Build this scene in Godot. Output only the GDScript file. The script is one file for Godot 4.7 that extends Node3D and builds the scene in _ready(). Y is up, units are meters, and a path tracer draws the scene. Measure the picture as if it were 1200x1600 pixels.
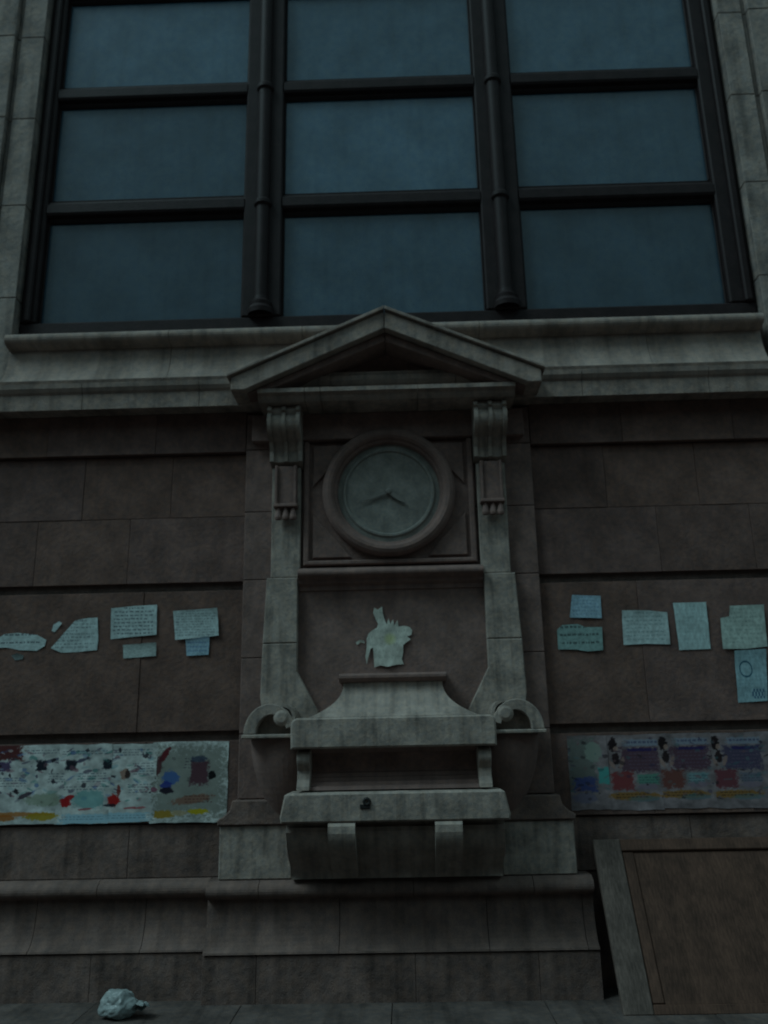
extends Node3D
# Wall fountain under a great window, at dusk. Metres; the fountain's axis is x = 0, the wall face is z = 0,
# the street is towards +z and the pavement lies at y = GROUND.

const GROUND := 0.1
const CAM := Vector3(0.07, 1.6, 5.75)
const CAM_ROT := Vector3(15.37, 1.08, -1.153)
const FOCAL := 1300.0          # of a 1200 x 1600 picture

var rng := RandomNumberGenerator.new()
var cam_basis: Basis
var tex_stone: ImageTexture
var tex_normal: ImageTexture
var tex_streak: ImageTexture
var tex_glass: ImageTexture
var M := {}
var tones := []
var names_used := {}

func _ready() -> void:
	rng.seed = 20260
	# ---- camera, sky, light, exposure
	cam_basis = Basis.from_euler(CAM_ROT * (PI / 180.0), EULER_ORDER_YXZ)
	var cam := Camera3D.new()
	cam.name = "camera"
	cam.fov = rad_to_deg(2.0 * atan(800.0 / FOCAL))
	cam.keep_aspect = Camera3D.KEEP_HEIGHT
	cam.near = 0.05
	cam.far = 900.0
	cam.transform = Transform3D(cam_basis, CAM)
	var lens := CameraAttributesPhysical.new()      # a phone that focused short of the wall in the dark
	lens.frustum_focal_length = 35.0
	lens.frustum_focus_distance = 3.0
	lens.exposure_aperture = 2.8
	lens.frustum_near = 0.05
	lens.frustum_far = 900.0
	cam.attributes = lens
	cam.fov = rad_to_deg(2.0 * atan(800.0 / FOCAL))
	cam.current = true
	add_child(cam)

	var env := Environment.new()
	env.background_mode = Environment.BG_SKY
	var sky := Sky.new()
	var psm := ProceduralSkyMaterial.new()
	psm.sky_top_color = Color(0.56, 0.70, 0.725)
	psm.sky_horizon_color = Color(0.405, 0.50, 0.525)
	psm.sky_curve = 0.35
	psm.ground_horizon_color = Color(0.20, 0.22, 0.24)
	psm.ground_bottom_color = Color(0.12, 0.12, 0.13)
	psm.sun_angle_max = 1.0
	sky.sky_material = psm
	env.sky = sky
	env.background_energy_multiplier = 1.0
	env.tonemap_mode = Environment.TONE_MAPPER_LINEAR
	env.tonemap_exposure = 0.80
	env.sdfgi_enabled = true
	env.ssao_enabled = true
	env.ssil_enabled = true
	var we := WorldEnvironment.new()
	we.name = "world_environment"
	we.environment = env
	add_child(we)

	var sun := DirectionalLight3D.new()       # the last glow of the sky, high over the street
	sun.name = "dusk_light"
	sun.light_energy = 0.42
	sun.light_color = Color(0.82, 0.97, 1.0)
	sun.light_angular_distance = 24.0
	sun.shadow_enabled = true
	sun.look_at_from_position(Vector3(-0.62, 0.85, 0.36), Vector3.ZERO, Vector3.UP)
	add_child(sun)

	make_materials()
	build_ground()
	build_opposite()
	build_building()
	build_fountain()
	build_board()
	build_notices()
	build_posters()
	build_bag()

# ------------------------------------------------------------------ helpers
func pick(px: float, py: float, z: float) -> Vector3:     # the point of the plane z = const seen at a pixel of the photograph
	var d := cam_basis * Vector3((px - 600.0) / FOCAL, -(py - 800.0) / FOCAL, -1.0)
	return CAM + d * ((z - CAM.z) / d.z)

func new_st() -> SurfaceTool:
	var st := SurfaceTool.new()
	st.begin(Mesh.PRIMITIVE_TRIANGLES)
	return st

func tri(st: SurfaceTool, a: Vector3, b: Vector3, c: Vector3, n: Vector3) -> void:
	var g := (b - a).cross(c - a)
	if g.length_squared() < 1e-14:
		return
	if g.dot(n) > 0.0:
		var t := b
		b = c
		c = t
		g = -g
	var nn := -g.normalized()
	for v in [a, b, c]:
		st.set_normal(nn)
		st.add_vertex(v)

func quad(st: SurfaceTool, a: Vector3, b: Vector3, c: Vector3, d: Vector3, n: Vector3) -> void:
	tri(st, a, b, c, n)
	tri(st, a, c, d, n)

func node(called: String, parent: Node) -> Node3D:
	var o := Node3D.new()
	o.name = called
	parent.add_child(o, true)
	return o

func obj(called: String, st: SurfaceTool, m: Material, parent: Node) -> MeshInstance3D:
	var o := MeshInstance3D.new()
	o.name = called
	o.mesh = st.commit()
	o.material_override = m
	parent.add_child(o, true)
	return o

func thing(called: String, label: String, category: String, group := "") -> Node3D:
	var o := Node3D.new()
	o.name = numbered(called)
	add_child(o)
	tag(o, label, category, group)
	return o

func tag(o: Node, label: String, category: String, group := "") -> void:
	o.set_meta("label", label)
	o.set_meta("category", category)
	if group != "":
		o.set_meta("group", group)

func numbered(n: String) -> String:
	var k: int = names_used.get(n, 0)
	names_used[n] = k + 1
	return n if k == 0 else "%s_%03d" % [n, k]

# a box with chamfered edges
func cbox(st: SurfaceTool, lo: Vector3, hi: Vector3, b := 0.004) -> void:
	b = min(b, min(hi.x - lo.x, min(hi.y - lo.y, hi.z - lo.z)) * 0.45)
	var c := (lo + hi) * 0.5
	var h := (hi - lo) * 0.5
	for ax in 3:
		var u := (ax + 1) % 3
		var v := (ax + 2) % 3
		for s in [-1.0, 1.0]:
			var n := Vector3.ZERO
			n[ax] = s
			var q := []
			for k in [[-1, -1], [1, -1], [1, 1], [-1, 1]]:
				var p := c
				p[ax] += s * h[ax]
				p[u] += k[0] * (h[u] - b)
				p[v] += k[1] * (h[v] - b)
				q.append(p)
			quad(st, q[0], q[1], q[2], q[3], n)
		for su in [-1.0, 1.0]:
			for sv in [-1.0, 1.0]:
				var n := Vector3.ZERO
				n[u] = su
				n[v] = sv
				var q := []
				for k in [[-1, 0], [1, 0], [1, 1], [-1, 1]]:
					var p := c
					p[ax] += k[0] * (h[ax] - b)
					p[u] += su * (h[u] - (b if k[1] == 1 else 0.0))
					p[v] += sv * (h[v] - (b if k[1] == 0 else 0.0))
					q.append(p)
				quad(st, q[0], q[1], q[2], q[3], n)
	for sx in [-1.0, 1.0]:
		for sy in [-1.0, 1.0]:
			for sz in [-1.0, 1.0]:
				var s := Vector3(sx, sy, sz)
				var a := c + s * (h - Vector3(0, b, b))
				var d := c + s * (h - Vector3(b, 0, b))
				var e := c + s * (h - Vector3(b, b, 0))
				tri(st, a, d, e, s)

func cbox_st(lo: Vector3, hi: Vector3, b := 0.004) -> SurfaceTool:
	var st := new_st()
	cbox(st, lo, hi, b)
	return st

# a polygon swept along x (points are (z, y)) or along z (points are (x, y)), its ends chamfered by b
func prism(st: SurfaceTool, poly: PackedVector2Array, lo: float, hi: float, axis := "x", b := 0.0) -> void:
	if Geometry2D.is_polygon_clockwise(poly):
		poly.reverse()
	var at := func(p: Vector2, w: float) -> Vector3:
		return Vector3(w, p.y, p.x) if axis == "x" else Vector3(p.x, p.y, w)
	var wdir := Vector3(1, 0, 0) if axis == "x" else Vector3(0, 0, 1)
	var cap := poly
	if b > 0.0:
		var off := Geometry2D.offset_polygon(poly, -b, Geometry2D.JOIN_MITER)
		if off.size() == 1 and off[0].size() == poly.size():
			# match the inset's points to the outline's
			var o: PackedVector2Array = off[0]
			if Geometry2D.is_polygon_clockwise(o):
				o.reverse()
			var best := 0
			for k in o.size():
				if o[k].distance_to(poly[0]) < o[best].distance_to(poly[0]):
					best = k
			cap = PackedVector2Array()
			for k in o.size():
				cap.append(o[(best + k) % o.size()])
		else:
			b = 0.0
	var n := poly.size()
	for i in n:
		var p := poly[i]
		var q := poly[(i + 1) % n]
		var e := q - p
		var o2 := Vector2(e.y, -e.x).normalized()
		var nn: Vector3 = at.call(o2, 0.0)
		quad(st, at.call(p, lo + b), at.call(q, lo + b), at.call(q, hi - b), at.call(p, hi - b), nn)
		if b > 0.0:
			var cp := cap[i]
			var cq := cap[(i + 1) % n]
			quad(st, at.call(p, lo + b), at.call(q, lo + b), at.call(cq, lo), at.call(cp, lo), nn - wdir)
			quad(st, at.call(p, hi - b), at.call(q, hi - b), at.call(cq, hi), at.call(cp, hi), nn + wdir)
	var t := Geometry2D.triangulate_polygon(cap)
	for i in range(0, t.size(), 3):
		tri(st, at.call(cap[t[i]], lo), at.call(cap[t[i + 1]], lo), at.call(cap[t[i + 2]], lo), -wdir)
		tri(st, at.call(cap[t[i]], hi), at.call(cap[t[i + 1]], hi), at.call(cap[t[i + 2]], hi), wdir)

func prism_st(poly: Array, lo: float, hi: float, axis := "x", b := 0.0) -> SurfaceTool:
	var st := new_st()
	prism(st, PackedVector2Array(poly), lo, hi, axis, b)
	return st

func arc(cx: float, cy: float, rx: float, ry: float, a0: float, a1: float, n: int) -> Array:
	var r := []
	for i in n + 1:
		var a := deg_to_rad(lerpf(a0, a1, float(i) / n))
		r.append(Vector2(cx + rx * cos(a), cy + ry * sin(a)))
	return r

# a profile (radius, along) turned about an axis through c; axis "y" or "z"
func lathe(st: SurfaceTool, prof: Array, c: Vector3, n: int, axis := "y", a0 := 0.0, a1 := TAU, sc := Vector3.ONE) -> void:
	var at := func(p: Vector2, a: float) -> Vector3:
		var v := Vector3(p.x * cos(a), p.y, p.x * sin(a)) if axis == "y" else Vector3(p.x * cos(a), p.x * sin(a), p.y)
		return c + v * sc
	for i in prof.size() - 1:
		var p: Vector2 = prof[i]
		var q: Vector2 = prof[i + 1]
		var e := q - p
		for k in n:
			var u := lerpf(a0, a1, float(k) / n)
			var v := lerpf(a0, a1, float(k + 1) / n)
			var w := (u + v) * 0.5
			var o := Vector2(e.y, -e.x)
			var nn := Vector3(o.x * cos(w), o.y, o.x * sin(w)) if axis == "y" else Vector3(o.x * cos(w), o.x * sin(w), o.y)
			quad(st, at.call(p, u), at.call(q, u), at.call(q, v), at.call(p, v), nn)

# ------------------------------------------------------------------ materials
func lin(r: float, g: float, b: float) -> Color:
	return Color(r, g, b).linear_to_srgb()

func noise(sd: int, freq: float, oct := 4, kind := FastNoiseLite.TYPE_SIMPLEX_SMOOTH) -> FastNoiseLite:
	var f := FastNoiseLite.new()
	f.seed = sd
	f.noise_type = kind
	f.frequency = freq
	f.fractal_octaves = oct
	return f

func stone_image(sd: int, grain: float, blotch: float, streak: float) -> Image:
	var n := 512
	var big := noise(sd, 0.008, 4).get_seamless_image(n, n)
	var mid := noise(sd + 1, 0.045, 4).get_seamless_image(n, n)
	var fine := noise(sd + 2, 0.32, 2).get_seamless_image(n, n)
	var pit := noise(sd + 3, 0.11, 2, FastNoiseLite.TYPE_CELLULAR).get_seamless_image(n, n)
	var run := noise(sd + 4, 0.03, 3).get_seamless_image(n, n)
	var im := Image.create(n, n, false, Image.FORMAT_RGB8)
	for y in n:
		for x in n:
			var g := big.get_pixel(x, y).r
			var m := mid.get_pixel(x, y).r
			var f := fine.get_pixel(x, y).r
			var p := pit.get_pixel(x, y).r
			var s := run.get_pixel(x, (y / 14 + x / 90) % n).r
			var v := 0.86 + blotch * (g - 0.5) + 0.5 * blotch * (m - 0.5) + grain * (f - 0.5) - streak * maxf(0.0, s - 0.5)
			if p < 0.12:
				v -= 0.16
			var warm := (m - 0.5) * 0.07
			im.set_pixel(x, y, Color(clampf(v * (1.0 + warm), 0.0, 1.0), clampf(v, 0.0, 1.0), clampf(v * (1.0 - warm), 0.0, 1.0)))
	return im

func stone_mat(c: Color, tex: ImageTexture, scale := 0.9, off := Vector3.ZERO, rough := 0.92) -> StandardMaterial3D:
	var m := StandardMaterial3D.new()
	m.albedo_color = c
	m.albedo_texture = tex
	m.roughness = rough
	m.metallic_specular = 0.3
	m.normal_enabled = true
	m.normal_texture = tex_normal
	m.normal_scale = 0.3
	m.uv1_triplanar = true
	m.uv1_world_triplanar = true
	m.uv1_scale = Vector3.ONE * scale
	m.uv1_offset = off
	return m

func plain(c: Color, rough := 0.8, spec := 0.4, metal := 0.0) -> StandardMaterial3D:
	var m := StandardMaterial3D.new()
	m.albedo_color = c
	m.roughness = rough
	m.metallic_specular = spec
	m.metallic = metal
	return m

func make_materials() -> void:
	tex_stone = ImageTexture.create_from_image(stone_image(11, 0.20, 0.22, 0.10))
	tex_streak = ImageTexture.create_from_image(stone_image(47, 0.20, 0.30, 0.36))
	var bump := Image.create(512, 512, false, Image.FORMAT_RGB8)
	var a := noise(91, 0.06, 5).get_seamless_image(512, 512)
	var b := noise(92, 0.3, 2).get_seamless_image(512, 512)
	for y in 512:
		for x in 512:
			var v := 0.6 * a.get_pixel(x, y).r + 0.4 * b.get_pixel(x, y).r
			bump.set_pixel(x, y, Color(v, v, v))
	bump.bump_map_to_normal_map(5.0)
	tex_normal = ImageTexture.create_from_image(bump)
	# brown sandstone of the wall, in a few tones
	tex_glass = ImageTexture.create_from_image(stone_image(63, 0.10, 0.16, 0.10))
	for k in 5:
		var t: float = [0.92, 0.97, 1.0, 1.04, 1.08][k]
		var w: float = [0.0, 0.004, -0.003, 0.003, -0.002][k]
		tones.append(stone_mat(lin((0.206 + w) * t, 0.131 * t, (0.114 - w) * t), tex_stone, 0.8, Vector3(k * 0.37, k * 0.61, k * 0.23)))
	M.cornice = stone_mat(lin(0.385, 0.315, 0.275), tex_streak, 0.6)                            # the dressed stone of sill, cornice and pediment
	M.jamb = stone_mat(lin(0.36, 0.315, 0.285), tex_streak, 0.5)
	M.base = stone_mat(lin(0.228, 0.16, 0.14), tex_streak, 0.6)
	M.basin = stone_mat(lin(0.435, 0.37, 0.325), tex_streak, 1.0, Vector3(0.3, 0.1, 0.7))      # the fountain's own stone
	M.brownish = stone_mat(lin(0.275, 0.185, 0.165), tex_stone, 1.0, Vector3(0.5, 0.2, 0.1))    # pier and panels
	M.disc = stone_mat(lin(0.32, 0.315, 0.29), tex_stone, 1.6, Vector3(0.2, 0.9, 0.3))
	M.mortar = stone_mat(lin(0.18, 0.135, 0.12), tex_stone, 1.5)
	M.frame = stone_mat(lin(0.030, 0.020, 0.021), tex_stone, 1.4, Vector3.ZERO, 0.6)
	M.pave = stone_mat(lin(0.13, 0.105, 0.096), tex_streak, 0.7)
	M.setts = stone_mat(lin(0.20, 0.15, 0.135), tex_stone, 0.9)
	M.dull = plain(lin(0.19, 0.185, 0.17), 0.7, 0.4)
	M.iron = plain(lin(0.03, 0.03, 0.03), 0.6, 0.5, 0.6)

func tone() -> Material:
	return tones[rng.randi() % tones.size()]

# ------------------------------------------------------------------ setting
func build_ground() -> void:
	var st := new_st()
	quad(st, Vector3(-300, -0.03, -0.5), Vector3(300, -0.03, -0.5), Vector3(300, -0.03, 300), Vector3(-300, -0.03, 300), Vector3.UP)
	var road := obj("road", st, M.setts, self)
	road.set_meta("kind", "structure")
	var pav := node("pavement", self)
	pav.set_meta("kind", "structure")
	obj("bedding", cbox_st(Vector3(-40, -0.02, -0.4), Vector3(40, GROUND - 0.02, 3.2)), M.mortar, pav)
	obj("kerb", cbox_st(Vector3(-40, -0.025, 3.21), Vector3(40, GROUND + 0.004, 3.4), 0.02), M.pave, pav)
	var edge := pick(125, 1585, 0.4).x
	for row in 4:
		for i in range(-6, 7):
			var x0 := edge + i * 0.9 + (0.45 if row % 2 == 1 else 0.0)
			var z0 := -0.1 + row * 0.82
			var o := obj("slab", cbox_st(Vector3(x0 + 0.002, GROUND - 0.05, z0 + 0.002), Vector3(x0 + 0.898, GROUND + rng.randf_range(-0.004, 0.004), z0 + 0.818), 0.003), M.pave, pav)
			o.set_meta("kind", "structure")

# blocks of one course between x0 and x1, joints at the given x
func course(parent: Node, called: String, x0: float, x1: float, joints: Array, y0: float, y1: float, z0: float, z1: float, m: Material = null, gap := 0.0025, bev := 0.002) -> void:
	var xs := [x0]
	for j in joints:
		if j > x0 + 0.05 and j < x1 - 0.05:
			xs.append(j)
	xs.append(x1)
	xs.sort()
	for i in xs.size() - 1:
		obj(called, cbox_st(Vector3(xs[i] + gap * 0.5, y0 + gap * 0.5, z0), Vector3(xs[i + 1] - gap * 0.5, y1 - gap * 0.5, z1 + rng.randf_range(-0.003, 0.003)), bev), m if m else tone(), parent)

func moulding(parent: Node, called: String, prof: Array, x0: float, x1: float, joints: Array, m: Material, b := 0.0) -> void:
	var xs := [x0]
	for j in joints:
		if j > x0 + 0.05 and j < x1 - 0.05:
			xs.append(j)
	xs.append(x1)
	xs.sort()
	for i in xs.size() - 1:
		obj(called, prism_st(prof, xs[i] + 0.002, xs[i + 1] - 0.002, "x", b), m, parent)

func build_building() -> void:
	var b := thing("stone_building", "brown stone building front with a tall dark framed window above the fountain", "building")
	# ---- backing wall that closes the building, with the window hole left open
	var bk := new_st()
	cbox(bk, Vector3(-9, -0.02, -0.5), Vector3(9, 4.66, -0.04))
	cbox(bk, Vector3(-9, 4.662, -0.5), Vector3(-2.93, 9.3, -0.06))
	cbox(bk, Vector3(2.93, 4.662, -0.5), Vector3(9, 9.3, -0.06))
	cbox(bk, Vector3(-9, 9.302, -0.5), Vector3(9, 11.0, -0.06))
	obj("backing_wall", bk, M.mortar, b)
	var dr := new_st()
	cbox(dr, Vector3(-2.925, 4.665, -0.48), Vector3(2.925, 9.298, -0.40))
	obj("window_backing", dr, M.frame, b)  # unseen dark backing added behind the opaque panes

	var wl := node("wall", b)
	for s in [-1.0, 1.0]:
		var far := 4.6
		# two courses of the upper band, tall slabs in the middle band, one behind the posters, one below
		var rows := [[3.645, 3.175, 1.56], [3.175, 2.70, 1.88], [2.64, 1.685, 1.72], [1.625, 1.11, 1.66]]
		for r in rows:
			var js := []
			for k in 8:
				js.append(s * (r[2] + (1.31 if r[0] == 2.64 else 0.655) * k + rng.randf_range(-0.02, 0.02)))
			course(wl, "stone_block", min(s * 1.035, s * far), max(s * 1.035, s * far), js, r[1], r[0], -0.10, 0.0)
	# frieze under the cornice
	var fr := node("frieze", b)
	for s in [-1.0, 1.0]:
		course(fr, "stone_block", min(s * 1.035, s * 4.6), max(s * 1.035, s * 4.6), [s * 1.7, s * 2.5, s * 3.3, s * 4.0], 3.65, 3.96, -0.10, 0.045)
	# cornice: fascia with a soffit
	var co := node("cornice", b)
	var corona := [Vector2(-0.05, 3.965), Vector2(0.19, 3.955), Vector2(0.195, 3.945), Vector2(0.215, 3.945), Vector2(0.22, 4.06), Vector2(0.235, 4.075), Vector2(0.25, 4.10), Vector2(0.255, 4.135), Vector2(-0.05, 4.139)]
	moulding(co, "fascia_block", corona, -4.6, 4.6, [-3.4, -2.2, -1.35, -0.4, 0.5, 1.4, 2.3, 3.3], M.cornice)
	# sill above it: a hollow that flares out below a rounded nose
	var sill := node("window_sill", b)
	var prof := [Vector2(-0.06, 4.142), Vector2(0.235, 4.142), Vector2(0.24, 4.155)]
	prof.append_array(arc(0.25, 4.49, 0.20, 0.325, 268, 182, 12))
	prof.append_array([Vector2(0.045, 4.505), Vector2(0.095, 4.515)])
	prof.append_array(arc(0.105, 4.565, 0.045, 0.045, -85, 85, 8))
	prof.append_array([Vector2(0.06, 4.625), Vector2(-0.06, 4.665)])
	moulding(sill, "sill_stone", prof, -2.86, 2.80, [-1.62, -0.62, 0.70, 1.95], M.cornice)

	# ---- jambs beside the window
	var jb := node("window_surround", b)
	for s in [-1.0, 1.0]:
		var y := 4.145
		while y < 9.28:
			var h := 0.83
			var y1: float = min(y + h, 9.3)
			var st := new_st()
			var xs := [[2.865, 3.06, 0.03], [3.062, 3.10, 0.005], [3.102, 3.30, 0.06], [3.302, 3.34, 0.03], [3.342, 3.95, 0.09]]
			for q in xs:
				cbox(st, Vector3(min(s * q[0], s * q[1]), y + 0.003, -0.35), Vector3(max(s * q[0], s * q[1]), y1 - 0.003, q[2]), 0.004)
			obj("jamb_stone", st, M.jamb, jb)
			y = y1
		for k in 6:
			course(jb, "stone_block", min(s * 3.955, s * 4.6), max(s * 3.955, s * 4.6), [], 4.145 + k * 0.86, 5.0 + k * 0.86, -0.1, 0.0)
	course(jb, "lintel_stone", -4.6, 4.6, [-3.4, -2.0, -0.7, 0.7, 2.0, 3.4], 9.31, 9.95, -0.3, 0.05, M.jamb)

	# ---- the window
	var w := node("window", b)
	var F := -0.06        # face of the frame
	obj("bottom_rail", cbox_st(Vector3(-2.86, 4.668, -0.30), Vector3(2.86, 4.80, F), 0.012), M.frame, w)
	for s in [-1.0, 1.0]:
		var st := new_st()
		var inn := 2.735 if s < 0 else 2.66
		cbox(st, Vector3(min(s * inn, s * 2.86), 4.802, -0.30), Vector3(max(s * inn, s * 2.86), 9.29, F), 0.012)
		cbox(st, Vector3(min(s * 2.77, s * 2.83), 4.802, F - 0.01), Vector3(max(s * 2.77, s * 2.83), 9.29, F + 0.03), 0.012)
		obj("frame_stile", st, M.frame, w)
	for s in [-1.0, 1.0]:
		var cx: float = s * 0.956 - 0.012
		var st := new_st()
		cbox(st, Vector3(cx - 0.155, 4.802, -0.30), Vector3(cx + 0.155, 9.29, F), 0.012)
		obj("mullion", st, M.frame, w)
		# colonnette with base, rings and a cap
		var p := [Vector2(0.10, 4.802), Vector2(0.105, 4.84), Vector2(0.085, 4.87), Vector2(0.09, 4.90), Vector2(0.06, 4.93), Vector2(0.055, 4.96), Vector2(0.055, 5.77), Vector2(0.072, 5.79), Vector2(0.072, 5.815), Vector2(0.055, 5.84), Vector2(0.055, 6.895), Vector2(0.072, 6.915), Vector2(0.072, 6.945), Vector2(0.055, 6.97), Vector2(0.055, 9.28)]
		var c := new_st()
		lathe(c, p, Vector3(cx, 0, F), 16, "y", 0.0, PI)
		obj("colonnette", c, M.frame, w)
	var tr := [5.83, 6.955, 8.06]
	var bays := [[-2.735, -1.123], [-0.813, 0.789], [1.099, 2.66]]
	for y in tr:
		for q in bays:
			var pr := [Vector2(-0.30, y - 0.09), Vector2(F - 0.05, y - 0.09), Vector2(F - 0.045, y - 0.07), Vector2(F - 0.01, y - 0.06), Vector2(F, y - 0.04), Vector2(F, y + 0.035), Vector2(F - 0.02, y + 0.05), Vector2(F - 0.03, y + 0.075), Vector2(F - 0.07, y + 0.095), Vector2(-0.30, y + 0.095)]
			obj("transom", prism_st(pr, q[0] + 0.001, q[1] - 0.001, "x"), M.frame, w)
	# panes: obscured glass; sky reflection is painted into the tints, brighter in upper rows
	var glass := []
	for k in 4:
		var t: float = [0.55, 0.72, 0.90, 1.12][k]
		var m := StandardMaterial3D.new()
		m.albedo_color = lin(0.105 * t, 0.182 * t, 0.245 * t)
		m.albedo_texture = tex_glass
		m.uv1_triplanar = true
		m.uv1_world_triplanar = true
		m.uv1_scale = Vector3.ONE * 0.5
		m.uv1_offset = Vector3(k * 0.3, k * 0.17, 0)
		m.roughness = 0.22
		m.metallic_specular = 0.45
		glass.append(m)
	var rowy := [[4.80, 5.74], [5.925, 6.865], [7.05, 7.97], [8.155, 9.29]]
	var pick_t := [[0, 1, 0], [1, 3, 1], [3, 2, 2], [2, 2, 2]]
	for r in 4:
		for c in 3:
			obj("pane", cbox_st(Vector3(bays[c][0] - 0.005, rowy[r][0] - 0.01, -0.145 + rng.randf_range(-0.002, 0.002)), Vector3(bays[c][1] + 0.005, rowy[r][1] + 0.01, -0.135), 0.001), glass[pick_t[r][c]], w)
			# putty bead round the pane
			var x0: float = bays[c][0]
			var x1: float = bays[c][1]
			var y0: float = rowy[r][0]
			var y1: float = rowy[r][1]
			var st := new_st()
			cbox(st, Vector3(x0, y0, -0.134), Vector3(x1, y0 + 0.014, -0.115), 0.004)
			cbox(st, Vector3(x0, y1 - 0.014, -0.134), Vector3(x1, y1, -0.115), 0.004)
			cbox(st, Vector3(x0, y0 + 0.015, -0.134), Vector3(x0 + 0.014, y1 - 0.015, -0.115), 0.004)
			cbox(st, Vector3(x1 - 0.014, y0 + 0.015, -0.134), Vector3(x1, y1 - 0.015, -0.115), 0.004)
			obj("glazing_bead", st, M.frame, w)

	# ---- foot of the wall
	var ft := node("plinth", b)
	# recessed band under the posters
	course(ft, "stone_block", -4.6, -1.14, [-3.5, -2.6, -1.75], 0.775, 1.10, -0.10, -0.02, M.base)
	course(ft, "stone_block", 1.14, 4.6, [1.9, 2.9, 3.8], 0.775, 1.10, -0.10, -0.02, M.base)
	# rounded ledge and hollowed base, the fountain's stretch standing forward
	for q in [[-4.6, -1.19, 0.0, [-3.6, -2.75, -1.9]], [-1.188, 1.21, 0.10, [-0.86, 0.1, 0.84]]]:
		var z: float = q[2]
		var led := [Vector2(-0.06, 0.772), Vector2(z + 0.045, 0.772), Vector2(z + 0.055, 0.762)]
		led.append_array(arc(z + 0.055, 0.715, 0.042, 0.042, 80, -80, 8))
		led.append_array([Vector2(z + 0.05, 0.665), Vector2(-0.06, 0.662)])
		moulding(ft, "ledge_stone", led, q[0], q[1], q[3], M.base)
		var bs := [Vector2(-0.06, 0.66), Vector2(z + 0.02, 0.66), Vector2(z + 0.025, 0.62)]
		bs.append_array(arc(z + 0.13, 0.62, 0.105, 0.24, 180, 265, 8))
		bs.append_array([Vector2(z + 0.125, 0.37), Vector2(-0.06, 0.365)])
		moulding(ft, "base_stone", bs, q[0], q[1], [q[3][0] + 0.5, q[3][1] + 0.45, q[3][2] + 0.3], M.base)
		course(ft, "base_stone", q[0], q[1], q[3], 0.0, 0.362, -0.06, z + 0.115, M.base)
	course(ft, "stone_block", 1.225, 4.6, [2.2, 3.2, 4.0], 0.0, 0.77, -0.10, -0.03, M.base)

# unseen house added behind the camera to keep the low sky off the wall
func build_opposite() -> void:
	var b := thing("added_house", "unseen brown three storey house added across the street to block the low sky", "house")
	var z := 12.5
	var st := new_st()
	var bays := 9
	var w := 3.2
	for i in bays + 1:                     # piers between the window bays
		var x := (i - bays * 0.5) * w
		cbox(st, Vector3(x - 0.95, -0.03, z), Vector3(x + 0.95, 9.0, z + 0.4), 0.01)
	for i in bays:
		var x := (i - bays * 0.5 + 0.5) * w
		for y in [[-0.03, 0.95], [2.75, 3.9], [5.7, 6.8], [8.5, 9.0]]:
			cbox(st, Vector3(x - 0.652, y[0], z + 0.01), Vector3(x + 0.652, y[1], z + 0.39), 0.005)
	cbox(st, Vector3(-15.3, 0.0, z + 0.45), Vector3(15.3, 9.0, z + 5.0), 0.01)
	obj("wall", st, M.brownish, b)
	obj("roof", prism_st([Vector2(z - 0.5, 9.0), Vector2(z + 2.6, 10.2), Vector2(z + 5.4, 9.0)], -15.6, 15.6, "x"), M.brownish, b)
	for i in bays:
		var x := (i - bays * 0.5 + 0.5) * w
		for y in [[0.955, 2.745], [3.905, 5.695], [6.805, 8.495]]:
			var wd := node("window", b)
			obj("pane", cbox_st(Vector3(x - 0.645, y[0], z + 0.22), Vector3(x + 0.645, y[1], z + 0.235), 0.001), M.iron, wd)
			obj("sill", cbox_st(Vector3(x - 0.64, y[0] + 0.002, z - 0.08), Vector3(x + 0.64, y[0] + 0.06, z + 0.2), 0.01), M.base, wd)
			obj("bar", cbox_st(Vector3(x - 0.025, y[0] + 0.062, z + 0.17), Vector3(x + 0.025, y[1] - 0.002, z + 0.215), 0.005), M.frame, wd)

# ------------------------------------------------------------------ fountain
# a curve through the points, three steps to each
func smooth(pts: Array) -> Array:
	var r := []
	for i in pts.size() - 1:
		var a := Vector2(pts[maxi(i - 1, 0)][0], pts[maxi(i - 1, 0)][1])
		var b := Vector2(pts[i][0], pts[i][1])
		var c := Vector2(pts[i + 1][0], pts[i + 1][1])
		var d := Vector2(pts[mini(i + 2, pts.size() - 1)][0], pts[mini(i + 2, pts.size() - 1)][1])
		for k in 3:
			r.append(b.cubic_interpolate(c, a, d, k / 3.0))
	r.append(Vector2(pts[-1][0], pts[-1][1]))
	return r

func mx(poly: Array, s: float) -> Array:
	var r := []
	for p in poly:
		r.append(Vector2(p.x * s, p.y))
	return r

func xbox(s: float, a: float, b: float, y0: float, y1: float, z0: float, z1: float, bev := 0.006) -> SurfaceTool:
	return cbox_st(Vector3(min(s * a, s * b), y0, z0), Vector3(max(s * a, s * b), y1, z1), bev)

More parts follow.
